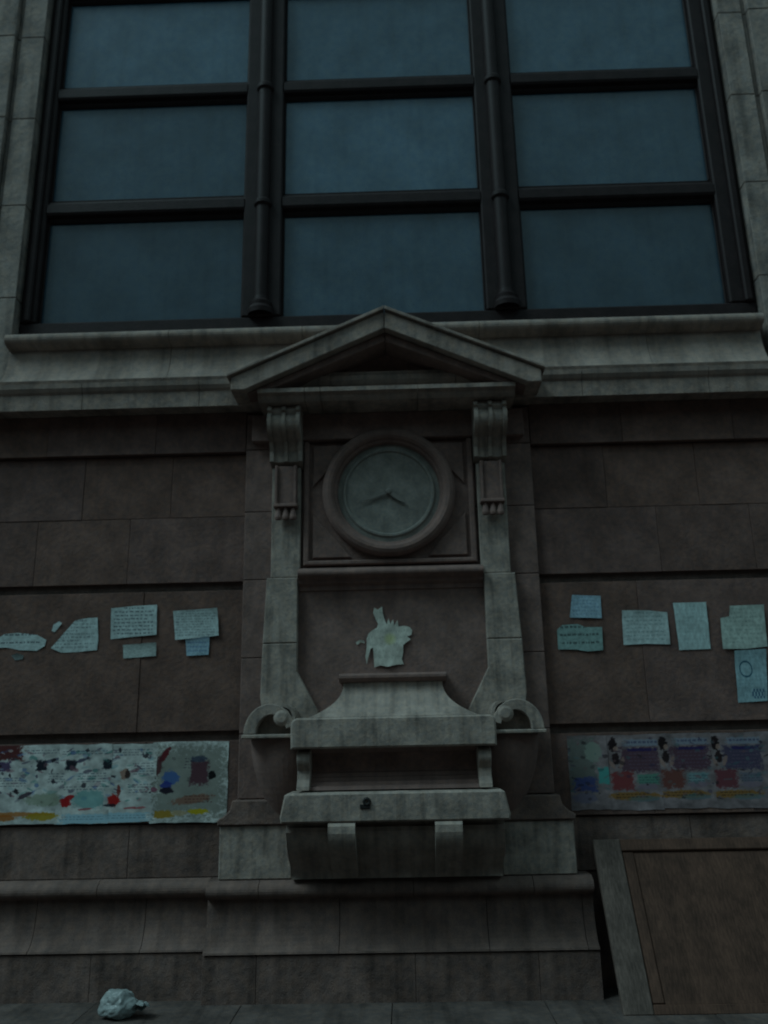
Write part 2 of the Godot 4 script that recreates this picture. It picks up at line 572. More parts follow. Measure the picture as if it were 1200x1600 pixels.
func build_fountain() -> void:
	var f := thing("wall_fountain", "pale stone wall fountain with a pediment, round dial with two hands and stepped basin", "fountain")
	# pier behind everything, in courses
	var pier := node("pier", f)
	var ys := [1.25, 1.66, 2.16, 2.70, 3.19, 3.66, 3.94]
	for i in ys.size() - 1:
		for s in [-1.0, 1.0]:
			obj("pier_block", xbox(s, 0.0025, 1.03, ys[i] + 0.002, ys[i + 1] - 0.002, -0.10, 0.05, 0.004), M.brownish, pier)

	# ---- pediment
	var pd := node("pediment", f)
	for s in [-1.0, 1.0]:
		# outer raking band, inner raking band, weathered top
		var top0 := 4.535
		var sl := (4.535 - 4.055) / 1.075
		obj("raking_cornice", prism_st(mx([Vector2(0.002, top0), Vector2(1.075, 4.055), Vector2(1.075, 3.96), Vector2(0.98, 3.96), Vector2(0.002, top0 - 0.135)], s), 0.0, 0.45, "z", 0.006), M.cornice, pd)
		obj("raking_fillet", prism_st(mx([Vector2(0.002, top0 + 0.03), Vector2(1.10, 4.075), Vector2(1.10, 4.052), Vector2(0.002, top0 + 0.002)], s), 0.0, 0.475, "z", 0.004), M.cornice, pd)
		obj("raking_moulding", prism_st(mx([Vector2(0.002, top0 - 0.138), Vector2(0.975, 3.962), Vector2(0.80, 3.99), Vector2(0.002, top0 - 0.138 - 0.065)], s), 0.0, 0.385, "z", 0.006), M.brownish, pd)
	obj("tympanum", prism_st([Vector2(-0.86, 3.99), Vector2(0.86, 3.99), Vector2(0, 4.36)], -0.02, 0.16, "z"), M.brownish, pd)
	var hc := [Vector2(0.0, 3.90), Vector2(0.34, 3.905), Vector2(0.36, 3.925), Vector2(0.37, 3.945), Vector2(0.40, 3.955), Vector2(0.40, 3.985), Vector2(0.0, 3.99)]
	moulding(pd, "bed_cornice", hc, -0.90, 0.90, [-0.57, -0.46, 0.22], M.cornice)
	obj("frieze", cbox_st(Vector3(-0.98, 3.70, 0.045), Vector3(0.98, 3.902, 0.12), 0.006), M.brownish, f)

	# ---- brackets under the pediment
	for s in [-1.0, 1.0]:
		var c := node("console", f)
		var side := func(inset: float) -> Array:
			var r := [Vector2(0.05, 3.895), Vector2(0.30 - inset, 3.895), Vector2(0.315 - inset, 3.86)]
			r.append_array(arc(0.225, 3.775, 0.105 - inset, 0.095 - inset, 50, -70, 10))
			r.append_array([Vector2(0.20 - inset, 3.665), Vector2(0.165 - inset, 3.60), Vector2(0.16 - inset, 3.53), Vector2(0.05, 3.50)])
			return r
		var st := new_st()
		for q in [[0.61, 0.638, 0.0], [0.639, 0.711, 0.018], [0.712, 0.738, 0.0], [0.739, 0.811, 0.018], [0.812, 0.84, 0.0]]:
			prism(st, PackedVector2Array(side.call(q[2])), min(s * q[0], s * q[1]), max(s * q[0], s * q[1]), "x")
		obj("scroll", st, M.basin, c)
		var sp := new_st()
		cbox(sp, Vector3(min(s * 0.655, s * 0.795), 3.215, 0.05), Vector3(max(s * 0.655, s * 0.795), 3.498, 0.145), 0.006)
		for q in [[0.648, 0.668], [0.782, 0.802]]:
			cbox(sp, Vector3(min(s * q[0], s * q[1]), 3.212, 0.05), Vector3(max(s * q[0], s * q[1]), 3.498, 0.165), 0.005)
		cbox(sp, Vector3(min(s * 0.64, s * 0.81), 3.19, 0.05), Vector3(max(s * 0.64, s * 0.81), 3.214, 0.175), 0.005)
		obj("hanging_strip", sp, M.brownish, c)
		var dp := new_st()
		for k in [-1.0, 0.0, 1.0]:
			lathe(dp, [Vector2(0.0, 3.19), Vector2(0.012, 3.188), Vector2(0.026, 3.12), Vector2(0.022, 3.105), Vector2(0.0, 3.10)], Vector3(s * 0.725 + k * 0.052, 0, 0.145), 12)
		obj("drop", dp, M.brownish, c)

	# ---- roundel in its square panel
	var sq := node("roundel_panel", f)
	obj("panel", cbox_st(Vector3(-0.60, 2.78, 0.045), Vector3(0.60, 3.69, 0.068), 0.004), M.brownish, sq)
	for s in [-1.0, 1.0]:
		obj("panel_border", xbox(s, 0.565, 0.605, 2.78, 3.695, 0.06, 0.10, 0.008), M.brownish, sq)
		for v in [[2.835, 1.0], [3.665, -1.0]]:
			var y: float = v[0]
			var d: float = v[1]
			obj("spandrel", prism_st(mx([Vector2(0.54, y), Vector2(0.27, y), Vector2(0.345, y + d * 0.10), Vector2(0.44, y + d * 0.20), Vector2(0.54, y + d * 0.31)], s), 0.06, 0.088, "z", 0.006), M.brownish, sq)
	obj("panel_border", cbox_st(Vector3(-0.60, 2.782, 0.062), Vector3(0.60, 2.815, 0.102), 0.008), M.brownish, sq)
	var rd := node("roundel", f)
	var rc := Vector3(0, 3.305, 0)
	var ring := [Vector2(0.472, 0.06), Vector2(0.472, 0.10)]
	ring.append_array([Vector2(0.468, 0.125), Vector2(0.452, 0.145), Vector2(0.430, 0.155), Vector2(0.408, 0.15), Vector2(0.392, 0.135), Vector2(0.385, 0.115), Vector2(0.37, 0.108), Vector2(0.362, 0.075), Vector2(0.362, 0.055)])
	var st := new_st()
	lathe(st, ring, rc, 72, "z")
	obj("roundel_ring", st, M.brownish, rd)
	st = new_st()
	lathe(st, [Vector2(0.365, 0.070), Vector2(0.335, 0.074), Vector2(0.322, 0.086), Vector2(0.308, 0.086), Vector2(0.30, 0.074), Vector2(0.20, 0.078), Vector2(0.0, 0.080)], rc, 64, "z")
	obj("disc", st, M.disc, rd)
	# two dull hands and their boss
	for h in [[-108.0, 0.22, 0.012], [126.0, 0.15, 0.017]]:
		st = new_st()
		var L: float = h[1]
		var W: float = h[2]
		prism(st, PackedVector2Array([Vector2(-W * 0.7, -0.04), Vector2(W * 0.7, -0.04), Vector2(W, L * 0.6), Vector2(0.002, L), Vector2(-0.002, L), Vector2(-W, L * 0.6)]), 0.094, 0.099, "z", 0.0)
		var hd := obj("hand", st, M.dull, rd)
		hd.transform = Transform3D(Basis(Vector3(0, 0, 1), deg_to_rad(-h[0])), rc + Vector3(0, 0, 0.0 if h[0] < 0 else 0.006))
	st = new_st()
	lathe(st, [Vector2(0.022, 0.078), Vector2(0.022, 0.106), Vector2(0.014, 0.112), Vector2(0.0, 0.113)], rc, 16, "z")
	obj("boss", st, M.dull, rd)

	# ---- ledge below the roundel and the panel under it
	var lp := [Vector2(0.045, 2.60), Vector2(0.075, 2.61), Vector2(0.08, 2.64), Vector2(0.11, 2.655), Vector2(0.12, 2.68), Vector2(0.15, 2.69)]
	lp.append_array(arc(0.15, 2.715, 0.024, 0.024, -80, 85, 6))
	lp.append_array([Vector2(0.10, 2.76), Vector2(0.045, 2.778)])
	obj("ledge", prism_st(lp, -0.635, 0.635, "x"), M.brownish, f)
	obj("back_panel", cbox_st(Vector3(-0.66, 1.62, 0.045), Vector3(0.66, 2.64, 0.062), 0.003), M.brownish, f)

	# ---- pilasters that spread into scrolls
	for s in [-1.0, 1.0]:
		var p := node("pilaster", f)
		obj("upper_stone", xbox(s, 0.625, 0.83, 2.70, 3.50, 0.045, 0.10, 0.006), M.basin, p)
		obj("shaft_stone", prism_st(mx([Vector2(0.64, 2.697), Vector2(0.855, 2.697), Vector2(0.875, 2.25), Vector2(0.64, 2.25)], s), 0.045, 0.115, "z", 0.006), M.basin, p)
		obj("foot_stone", prism_st(mx([Vector2(0.64, 2.247), Vector2(0.875, 2.247), Vector2(0.885, 1.90), Vector2(0.87, 1.80), Vector2(0.86, 1.66), Vector2(0.48, 1.66), Vector2(0.50, 1.80), Vector2(0.64, 2.06)], s), 0.045, 0.115, "z", 0.006), M.basin, p)
		var v := node("scroll", f)
		var band := arc(0.78, 1.655, 0.165, 0.185, 0, 165, 18)
		var inner := arc(0.77, 1.655, 0.098, 0.118, 165, 0, 18)
		band.append_array(inner)
		obj("scroll_web", prism_st(mx(arc(0.775, 1.654, 0.125, 0.150, 0, 180, 16), s), 0.10, 0.275, "z"), M.basin, v)
		obj("scroll_band", prism_st(mx(band, s), 0.10, 0.36, "z", 0.004), M.basin, v)
		st = new_st()
		lathe(st, [Vector2(0.0, 0.372), Vector2(0.030, 0.370), Vector2(0.050, 0.357), Vector2(0.056, 0.34), Vector2(0.056, 0.10)].duplicate(), Vector3(s * 0.705, 1.755, 0), 20, "z")
		obj("scroll_eye", st, M.basin, v)
		st = new_st()
		prism(st, PackedVector2Array(mx(arc(0.705, 1.755, 0.085, 0.085, 90, 235, 10) + arc(0.705, 1.755, 0.066, 0.066, 235, 90, 10), s)), 0.10, 0.35, "z")
		obj("scroll_curl", st, M.basin, v)
		obj("scroll_shelf", xbox(s, 0.60, 0.955, 1.628, 1.653, 0.05, 0.375, 0.006), M.basin, v)
		# bowl-shaped corbel that carries the scroll
		st = new_st()
		var bp := []
		for i in 13:
			var t := i / 12.0
			bp.append(Vector2(0.06 + 0.185 * pow(cos(t * PI * 0.5), 0.75), 1.625 - 0.50 * t))
		lathe(st, bp, Vector3(s * 0.70, 0, 0.05), 22, "y", 0.0, PI, Vector3(1, 1, 1.15))
		obj("corbel", st, M.brownish, v)

	# ---- the tank: cap, flared shoulder, block, recess, small brackets
	var tk := node("tank", f)
	var cp := [Vector2(0.05, 1.975), Vector2(0.185, 1.975), Vector2(0.20, 1.985), Vector2(0.215, 2.0), Vector2(0.215, 2.015), Vector2(0.20, 2.03), Vector2(0.05, 2.035)]
	obj("cap", prism_st(cp, -0.352, 0.352, "x", 0.0), M.brownish, tk)
	st = new_st()
	var prev := []
	for i in 15:
		var t := i / 14.0
		var q := pow(1.0 - t, 2.3)
		var hw := 0.325 + 0.20 * q
		var z := 0.175 + 0.25 * q
		var y := 1.748 + 0.225 * t
		var cur := [Vector3(-hw, y, 0.05), Vector3(-hw, y, z), Vector3(hw, y, z), Vector3(hw, y, 0.05)]
		if i > 0:
			quad(st, prev[0], prev[1], cur[1], cur[0], Vector3(-1, 0.5, 0))
			quad(st, prev[1], prev[2], cur[2], cur[1], Vector3(0, 0.5, 1))
			quad(st, prev[2], prev[3], cur[3], cur[2], Vector3(1, 0.5, 0))
		prev = cur
	obj("shoulder", st, M.basin, tk)
	var bl := [Vector2(0.628, 1.56), Vector2(0.630, 1.70)]
	bl.append_array(arc(0.585, 1.70, 0.045, 0.045, 10, 90, 5))
	bl.append_array(arc(-0.585, 1.70, 0.045, 0.045, 90, 170, 5))
	bl.append_array([Vector2(-0.630, 1.70), Vector2(-0.628, 1.56)])
	obj("block", prism_st(bl, 0.06, 0.50, "z", 0.012), M.basin, tk)
	var rp := [Vector2(0.05, 1.559), Vector2(0.36, 1.559), Vector2(0.33, 1.54), Vector2(0.31, 1.53), Vector2(0.31, 1.42), Vector2(0.325, 1.41), Vector2(0.33, 1.39), Vector2(0.345, 1.385), Vector2(0.35, 1.365), Vector2(0.375, 1.36), Vector2(0.38, 1.34), Vector2(0.41, 1.335), Vector2(0.42, 1.315), Vector2(0.05, 1.31)]
	obj("recess", prism_st(rp, -0.57, 0.57, "x"), M.brownish, tk)
	for s in [-1.0, 1.0]:
		var sb := [Vector2(0.20, 1.557), Vector2(0.40, 1.557)]
		sb.append_array(arc(0.41, 1.50, 0.05, 0.05, 70, -60, 8))
		sb.append_array([Vector2(0.41, 1.43), Vector2(0.42, 1.38), Vector2(0.455, 1.34), Vector2(0.46, 1.318), Vector2(0.20, 1.318)])
		obj("small_bracket", prism_st(sb, min(s * 0.515, s * 0.595), max(s * 0.515, s * 0.595), "x", 0.005), M.basin, tk)

	# ---- the basin: lip, belly, ribs
	var bn := node("basin", f)
	obj("rim", prism_st([Vector2(-0.676, 1.14), Vector2(0.676, 1.14), Vector2(0.683, 1.17), Vector2(0.655, 1.298), Vector2(0.640, 1.306), Vector2(-0.640, 1.306), Vector2(-0.655, 1.298), Vector2(-0.683, 1.17)], 0.06, 0.55, "z", 0.010), M.basin, bn)
	var by := [Vector2(0.05, 1.138), Vector2(0.42, 1.138), Vector2(0.425, 1.115), Vector2(0.455, 1.105), Vector2(0.46, 1.08)]
	by.append_array(smooth([[0.45, 1.065], [0.425, 1.02], [0.39, 0.975], [0.345, 0.935], [0.295, 0.90], [0.25, 0.865], [0.215, 0.835], [0.195, 0.805], [0.19, 0.782]]))
	by.append(Vector2(0.05, 0.782))
	obj("belly", prism_st(by, -0.655, 0.655, "x", 0.0), M.basin, bn)
	for s in [-1.0, 1.0]:
		var rb := [Vector2(0.06, 1.10), Vector2(0.06, 1.136), Vector2(0.55, 1.136), Vector2(0.566, 1.12)]
		rb.append_array(smooth([[0.57, 1.08], [0.56, 1.045], [0.535, 1.005], [0.49, 0.965], [0.435, 0.93], [0.375, 0.895], [0.315, 0.86], [0.265, 0.83], [0.23, 0.79]]))
		rb.append(Vector2(0.06, 0.79))
		obj("rib", prism_st(rb, min(s * 0.235, s * 0.395), max(s * 0.235, s * 0.395), "x", 0.006), M.basin, bn)
		st = new_st()
		lathe(st, [Vector2(0.0, 0.0), Vector2(0.06, -0.004), Vector2(0.085, -0.015), Vector2(0.085, -0.05)], Vector3.ZERO, 18, "z")
		var e := obj("end_scroll", st, M.brownish, bn)
		e.transform = Transform3D(Basis(Vector3.UP, s * PI / 2), Vector3(s * 0.672, 0.97, 0.24))
	# stub of a broken spout in the rim
	st = new_st()
	lathe(st, [Vector2(0.010, 0.545), Vector2(0.010, 0.562), Vector2(0.018, 0.564), Vector2(0.024, 0.558), Vector2(0.026, 0.545)], Vector3(-0.165, 1.255, 0), 14, "z")
	cbox(st, Vector3(-0.205, 1.215, 0.545), Vector3(-0.145, 1.24, 0.558), 0.003)
	obj("spout_stub", st, M.iron, bn)

	# ---- pedestal blocks at the foot of the pier
	for s in [-1.0, 1.0]:
		var pb := node("pedestal", f)
		obj("pedestal_block", xbox(s, 0.66, 1.125, 0.774, 1.098, -0.05, 0.13, 0.008), M.basin, pb)
		var og := [Vector2(0.64, 1.10), Vector2(1.135, 1.10), Vector2(1.14, 1.125), Vector2(1.125, 1.14), Vector2(1.10, 1.15), Vector2(1.06, 1.19), Vector2(1.045, 1.247), Vector2(0.64, 1.247)]
		obj("pedestal_cap", prism_st(mx(og, s), -0.05, 0.15, "z", 0.006), M.base, pb)
	obj("back_wall", cbox_st(Vector3(-0.66, 0.774, -0.05), Vector3(0.66, 1.30, 0.055), 0.004), M.brownish, f)

# ------------------------------------------------------------------ leaning board
func build_board() -> void:
	var o := thing("framed_board", "large dull brown panelled board with a greyer edge strip, leaning against the wall foot", "board")
	o.position = Vector3(1.25, GROUND, 0.52)
	o.rotation = Vector3(-atan2(0.46, 0.86), 0, 0)
	var w := 1.5
	var h := 0.985
	var wood := grain_mat(lin(0.155, 0.118, 0.10), 3)
	var brown := grain_mat(lin(0.112, 0.060, 0.042), 8)
	obj("stile", cbox_st(Vector3(0, 0, -0.045), Vector3(0.17, h, 0.0), 0.006), wood, o)
	obj("stile", cbox_st(Vector3(w - 0.17, 0, -0.045), Vector3(w, h, 0.0), 0.006), wood, o)
	obj("rail", cbox_st(Vector3(0.172, h - 0.075, -0.045), Vector3(w - 0.172, h, -0.003), 0.006), brown, o)
	obj("rail", cbox_st(Vector3(0.172, 0, -0.045), Vector3(w - 0.172, 0.055, -0.003), 0.006), brown, o)
	obj("inner_moulding", cbox_st(Vector3(0.172, 0.057, -0.045), Vector3(0.245, h - 0.077, -0.012), 0.008), brown, o)
	obj("inner_moulding", cbox_st(Vector3(w - 0.245, 0.057, -0.045), Vector3(w - 0.172, h - 0.077, -0.012), 0.008), brown, o)
	obj("board_panel", cbox_st(Vector3(0.247, 0.057, -0.04), Vector3(w - 0.247, h - 0.077, -0.022), 0.002), brown, o)

func grain_mat(c: Color, sd: int) -> StandardMaterial3D:
	var n := 256
	var a := noise(sd, 0.02, 4).get_seamless_image(n, n)
	var f := noise(sd + 5, 0.25, 2).get_seamless_image(n, n)
	var im := Image.create(n, n, false, Image.FORMAT_RGB8)
	for y in n:
		for x in n:
			var v := 0.85 + 0.2 * (a.get_pixel(x, (y / 10) % n).r - 0.5) + 0.3 * (f.get_pixel(x, (y / 5) % n).r - 0.5) + 0.2 * (a.get_pixel((x + 90) % n, y).r - 0.5)
			im.set_pixel(x, y, Color(clampf(v, 0, 1), clampf(v, 0, 1), clampf(v, 0, 1)))
	var m := StandardMaterial3D.new()
	m.albedo_color = c
	m.albedo_texture = ImageTexture.create_from_image(im)
	m.roughness = 0.75
	m.metallic_specular = 0.35
	m.uv1_triplanar = true
	m.uv1_scale = Vector3.ONE * 1.1
	return m

# ------------------------------------------------------------------ papers
# a thin sheet with the outline given in photograph pixels, lying on the plane z, cockled a little
func sheet(called: String, outline: Array, z: float, m: Material, cell := 0.03, curl := 0.009, uvr := Rect2()) -> MeshInstance3D:
	var pts := PackedVector2Array()
	for p in outline:
		var v := pick(p[0], p[1], z)
		pts.append(Vector2(v.x, v.y))
	var r := Rect2(pts[0], Vector2.ZERO)
	for p in pts:
		r = r.expand(p)
	var org := Vector3(r.get_center().x, r.position.y, z)
	var wob := noise(rng.randi() % 10000, 3.2, 2)
	var lift := rng.randi() % 4
	var st := new_st()
	var nx := int(ceil(r.size.x / cell))
	var ny := int(ceil(r.size.y / cell))
	for i in nx:
		for j in ny:
			var c := PackedVector2Array([r.position + Vector2(i, j) * cell, r.position + Vector2(i + 1, j) * cell, r.position + Vector2(i + 1, j + 1) * cell, r.position + Vector2(i, j + 1) * cell])
			for poly in Geometry2D.intersect_polygons(c, pts):
				var t := Geometry2D.triangulate_polygon(poly)
				for k in range(0, t.size(), 3):
					var tr := []
					for e in 3:
						var q: Vector2 = poly[t[k + e]]
						var u := (q - r.position) / r.size
						var cu: float = [u.x, 1.0 - u.x, u.y, 1.0 - u.y][lift]
						var dz := curl * (0.6 + 0.6 * wob.get_noise_2d(q.x * 2.0, q.y * 2.0)) + curl * 2.0 * pow(clampf(cu - 0.55, 0.0, 1.0) * 2.0, 2.0) * u.y * 0.6
						tr.append([Vector3(q.x, q.y, z + dz + 0.001) - org, u])
					var g: Vector3 = (tr[1][0] - tr[0][0]).cross(tr[2][0] - tr[0][0])
					if g.length_squared() < 1e-16:
						continue
					if g.z > 0.0:
						tr = [tr[0], tr[2], tr[1]]
					for e in tr:
						var uv: Vector2 = Vector2(e[1].x, 1.0 - e[1].y)
						if uvr.size.x > 0.0:
							uv = uvr.position + uv * uvr.size
						st.set_uv(uv)
						st.add_vertex(e[0])
	st.generate_normals()
	var o := obj(numbered(called), st, m, self)
	o.position = org
	return o

func print_mat(im: Image, tint := Color.WHITE) -> StandardMaterial3D:
	var m := StandardMaterial3D.new()
	m.albedo_texture = ImageTexture.create_from_image(im)
	m.albedo_color = tint
	m.roughness = 0.85
	m.metallic_specular = 0.3
	m.cull_mode = BaseMaterial3D.CULL_DISABLED
	return m

# rows of small unreadable writing on a pale sheet
func text_image(paper: Color, ink: Color, lines: int, weight: float, sd: int, head := true) -> Image:
	var w := 160
	var h := 112
	var g := RandomNumberGenerator.new()
	g.seed = sd
	var im := Image.create(w, h, false, Image.FORMAT_RGB8)
	var nz := noise(sd, 0.05, 4)
	for y in h:
		for x in w:
			var v := 0.93 + 0.14 * nz.get_noise_2d(x, y)
			im.set_pixel(x, y, Color(paper.r * v, paper.g * v, paper.b * v))
	var top := 8
	var step := (h - 16.0) / lines
	for i in lines:
		var y := top + i * step
		var x := 10.0 + g.randf_range(0, 8)
		var th: float = clampf(step * 0.42, 2.0, 9.0)
		if head and i == 0:
			x = 44
		var xe := w - 10.0 - (g.randf_range(0, 60) if g.randf() < 0.25 else 4.0)
		if head and i == 0:
			xe = 116
		while x < xe:
			var ww := g.randf_range(4, 15)
			var yy := y + g.randf_range(-0.6, 0.6)
			for px in range(int(x), int(min(x + ww, xe))):
				for py in range(int(yy), int(yy + th)):
					if px < w and py < h and py >= 0 and g.randf() < weight:
						im.set_pixel(px, py, im.get_pixel(px, py).lerp(ink, 0.5))
			x += ww + g.randf_range(3, 6)
	return im

func build_notices() -> void:
	var white := Color(0.74, 0.82, 0.82)
	var bluish := Color(0.62, 0.75, 0.81)
	var ink := Color(0.12, 0.13, 0.18)
	var blue := Color(0.10, 0.18, 0.45)
	var grp := "paper notices pasted on the wall"
	var list := [
		["paper_notice", [[-6, 1000], [8, 991], [28, 989], [58, 992], [73, 1000], [70, 1010], [58, 1017], [30, 1016], [12, 1012], [-6, 1013]], "torn oval strip of white paper with bold dark writing", text_image(white, ink, 2, 0.95, 5, false), 0.0],
		["paper_scrap", [[18, 1024], [28, 1021], [38, 1024], [36, 1030], [24, 1032]], "tiny scrap of paper below the torn oval strip", text_image(Color(0.5, 0.55, 0.55), ink, 2, 0.3, 6, false), 0.0],
		["paper_scrap", [[81, 986], [84, 976], [93, 971], [98, 974], [92, 981], [86, 988]], "small white scrap above the slanting cut notice", text_image(white, ink, 2, 0.2, 7, false), 0.0],
		["paper_notice", [[80, 1013], [100, 990], [118, 970], [136, 966], [153, 965], [154, 1000], [152, 1016], [120, 1019], [96, 1020]], "white typed notice with its upper corner torn off slantwise", text_image(white, ink, 9, 0.55, 9), 0.0],
		["paper_notice", [[175, 951], [210, 947], [246, 945], [245, 992], [210, 995], [173, 999]], "white notice with dense typed lines above a blank strip", text_image(white, ink, 8, 0.8, 10), 0.0],
		["paper_strip", [[193, 1008], [245, 1004], [244, 1025], [193, 1029]], "blank white strip of paper under the typed notice", text_image(Color(0.71, 0.78, 0.77), ink, 3, 0.05, 11, false), 0.0],
		["paper_notice", [[290, 997], [328, 994], [326, 1023], [292, 1025]], "small bluish leaflet tucked under a white notice", text_image(bluish, blue, 4, 0.6, 12, false), 0.0],
		["paper_notice", [[271, 955], [305, 953], [340, 950], [342, 993], [310, 997], [274, 1000]], "white notice with fine print overlapping the small bluish leaflet", text_image(white, ink, 10, 0.45, 13), 0.007],
		["paper_notice", [[893, 930], [938, 931], [940, 966], [890, 965]], "small bluish notice above the crumpled torn one", text_image(bluish, blue, 6, 0.3, 14), 0.0],
		["paper_notice", [[870, 984], [878, 977], [902, 975], [915, 980], [940, 980], [942, 1016], [918, 1018], [900, 1015], [872, 1015]], "crumpled torn notice with black smudged writing across it", text_image(Color(0.54, 0.66, 0.65), Color(0.05, 0.05, 0.06), 3, 0.75, 15, false), 0.0],
		["paper_notice", [[971, 954], [1010, 954], [1042, 957], [1047, 1007], [1010, 1006], [974, 1008]], "wide white notice with faint lines beside a tilted upright sheet", text_image(white, Color(0.15, 0.30, 0.33), 8, 0.4, 16), 0.0],
		["paper_notice", [[1051, 942], [1102, 941], [1110, 1014], [1061, 1016]], "tilted upright white sheet with almost no writing", text_image(Color(0.71, 0.81, 0.81), Color(0.2, 0.35, 0.4), 11, 0.16, 17), 0.0],
		["paper_notice", [[1146, 1017], [1196, 1014], [1199, 1095], [1153, 1098]], "upright bluish leaflet with a printed ring hanging lowest", leaflet_image(), 0.0],
		["paper_notice", [[1125, 966], [1139, 963], [1139, 947], [1192, 945], [1199, 1010], [1165, 1014], [1129, 1014]], "stepped white notice covering the top of the ringed leaflet", text_image(Color(0.71, 0.79, 0.76), Color(0.2, 0.3, 0.3), 9, 0.3, 18), 0.007],
	]
	for n in list:
		var o := sheet(n[0], n[1], 0.001 + n[4], print_mat(n[3]))
		tag(o, n[2], "paper", grp)
	# torn paper in the fountain's panel
	var im := text_image(Color(0.80, 0.82, 0.78), Color(0.25, 0.32, 0.28), 8, 0.15, 20, false)
	for y in range(45, 75):
		for x in range(58, 110):
			var d := Vector2((x - 84) / 24.0, (y - 60) / 13.0).length()
			if d < 1.0:
				im.set_pixel(x, y, im.get_pixel(x, y).lerp(Color(0.62, 0.66, 0.36), 0.5 * (1.0 - d * d)))
	var t := sheet("torn_paper", [[583, 958], [585, 950], [590, 953], [597, 948], [598, 958], [601, 968], [604, 976], [607, 966], [610, 975], [614, 968], [616, 978], [621, 969], [623, 979], [632, 978], [640, 980], [644, 985], [643, 992], [636, 995], [642, 999], [635, 1004], [630, 1008], [630, 1020], [628, 1030], [631, 1038], [618, 1039], [606, 1042], [594, 1040], [585, 1043], [584, 1026], [583, 1012], [579, 1014], [576, 1026], [573, 1038], [571, 1026], [573, 1012], [573, 998], [576, 990], [582, 985], [589, 981], [591, 975], [587, 968]], 0.064, print_mat(im), 0.025, 0.014)
	tag(t, "ragged torn pale paper with a yellow green stain, on the fountain's back panel", "paper")
	var t2 := sheet("paper_scrap", [[556, 1004], [562, 1000], [569, 1001], [570, 1005], [563, 1004], [558, 1008]], 0.064, print_mat(im), 0.02, 0.008)
	tag(t2, "thin curled scrap beside the ragged torn paper on the fountain", "paper")

func leaflet_image() -> Image:
	var im := text_image(Color(0.60, 0.73, 0.76), Color(0.12, 0.22, 0.32), 12, 0.16, 31, false)
	for k in 200:
		var a := TAU * k / 200.0
		for q in 5:
			var x := int(55 + (26 + q) * cos(a))
			var y := int(42 + (15 + q * 0.6) * sin(a))
			im.set_pixel(clampi(x, 0, 159), clampi(y, 0, 111), Color(0.2, 0.36, 0.42))
	for y in range(84, 104):
		for x in range(70, 128):
			if (x / 7 + y / 9) % 2 == 0:
				im.set_pixel(x, y, Color(0.25, 0.38, 0.48))
	return im

# ------------------------------------------------------------------ posters
var pim: Image
var pox := 0.0
var poy := 0.0
var pnz: FastNoiseLite

func blot(x: float, y: float, rx: float, ry: float, c: Color, amt := 0.9, rot := 0.0, box := false) -> void:
	var s := 2.0
	var R := maxf(rx, ry) * 1.5 + 2.0
	for py in range(int((y - R - poy) * s), int((y + R - poy) * s)):
		for px in range(int((x - R - pox) * s), int((x + R - pox) * s)):
			if px < 0 or py < 0 or px >= pim.get_width() or py >= pim.get_height():
				continue
			var d := Vector2(px / s + pox - x, py / s + poy - y).rotated(-rot)
			var e: float = maxf(absf(d.x) / rx, absf(d.y) / ry) if box else Vector2(d.x / rx, d.y / ry).length()
			e += 0.30 * pnz.get_noise_2d(px * 2.1, py * 2.1) + 0.22 * pnz.get_noise_2d(px * 6.0 + 90.0, py * 6.0)
			if e < 1.0:
				pim.set_pixel(px, py, pim.get_pixel(px, py).lerp(c, amt * clampf((1.0 - e) * 5.0, 0.0, 1.0)))

# lines of small print, too small to read
func small_print(x0: float, y0: float, x1: float, rows: int, pitch: float, th: float, c: Color, g: RandomNumberGenerator) -> void:
	for r in rows:
		var x := x0 + g.randf_range(0, 3)
		while x < x1:
			var w := g.randf_range(2, 6)
			for py in range(int((y0 + r * pitch - poy) * 2), int((y0 + r * pitch + th - poy) * 2)):
				for px in range(int((x - pox) * 2), int((minf(x + w, x1) - pox) * 2)):
					if px >= 0 and py >= 0 and px < pim.get_width() and py < pim.get_height() and g.randf() < 0.8:
						pim.set_pixel(px, py, pim.get_pixel(px, py).lerp(c, 0.65))
			x += w + g.randf_range(1.2, 2.6)

func start_print(x0: float, y0: float, x1: float, y1: float, base: Color, sd: int) -> void:
	pox = x0
	poy = y0
	pim = Image.create(int((x1 - x0) * 2), int((y1 - y0) * 2), false, Image.FORMAT_RGB8)
	pnz = noise(sd, 0.03, 4)
	var g := noise(sd + 1, 0.012, 4)
	for y in pim.get_height():
		for x in pim.get_width():
			var v := 0.92 + 0.16 * pnz.get_noise_2d(x, y) + 0.2 * g.get_noise_2d(x, y)
			pim.set_pixel(x, y, Color(base.r * v, base.g * v, base.b * v))

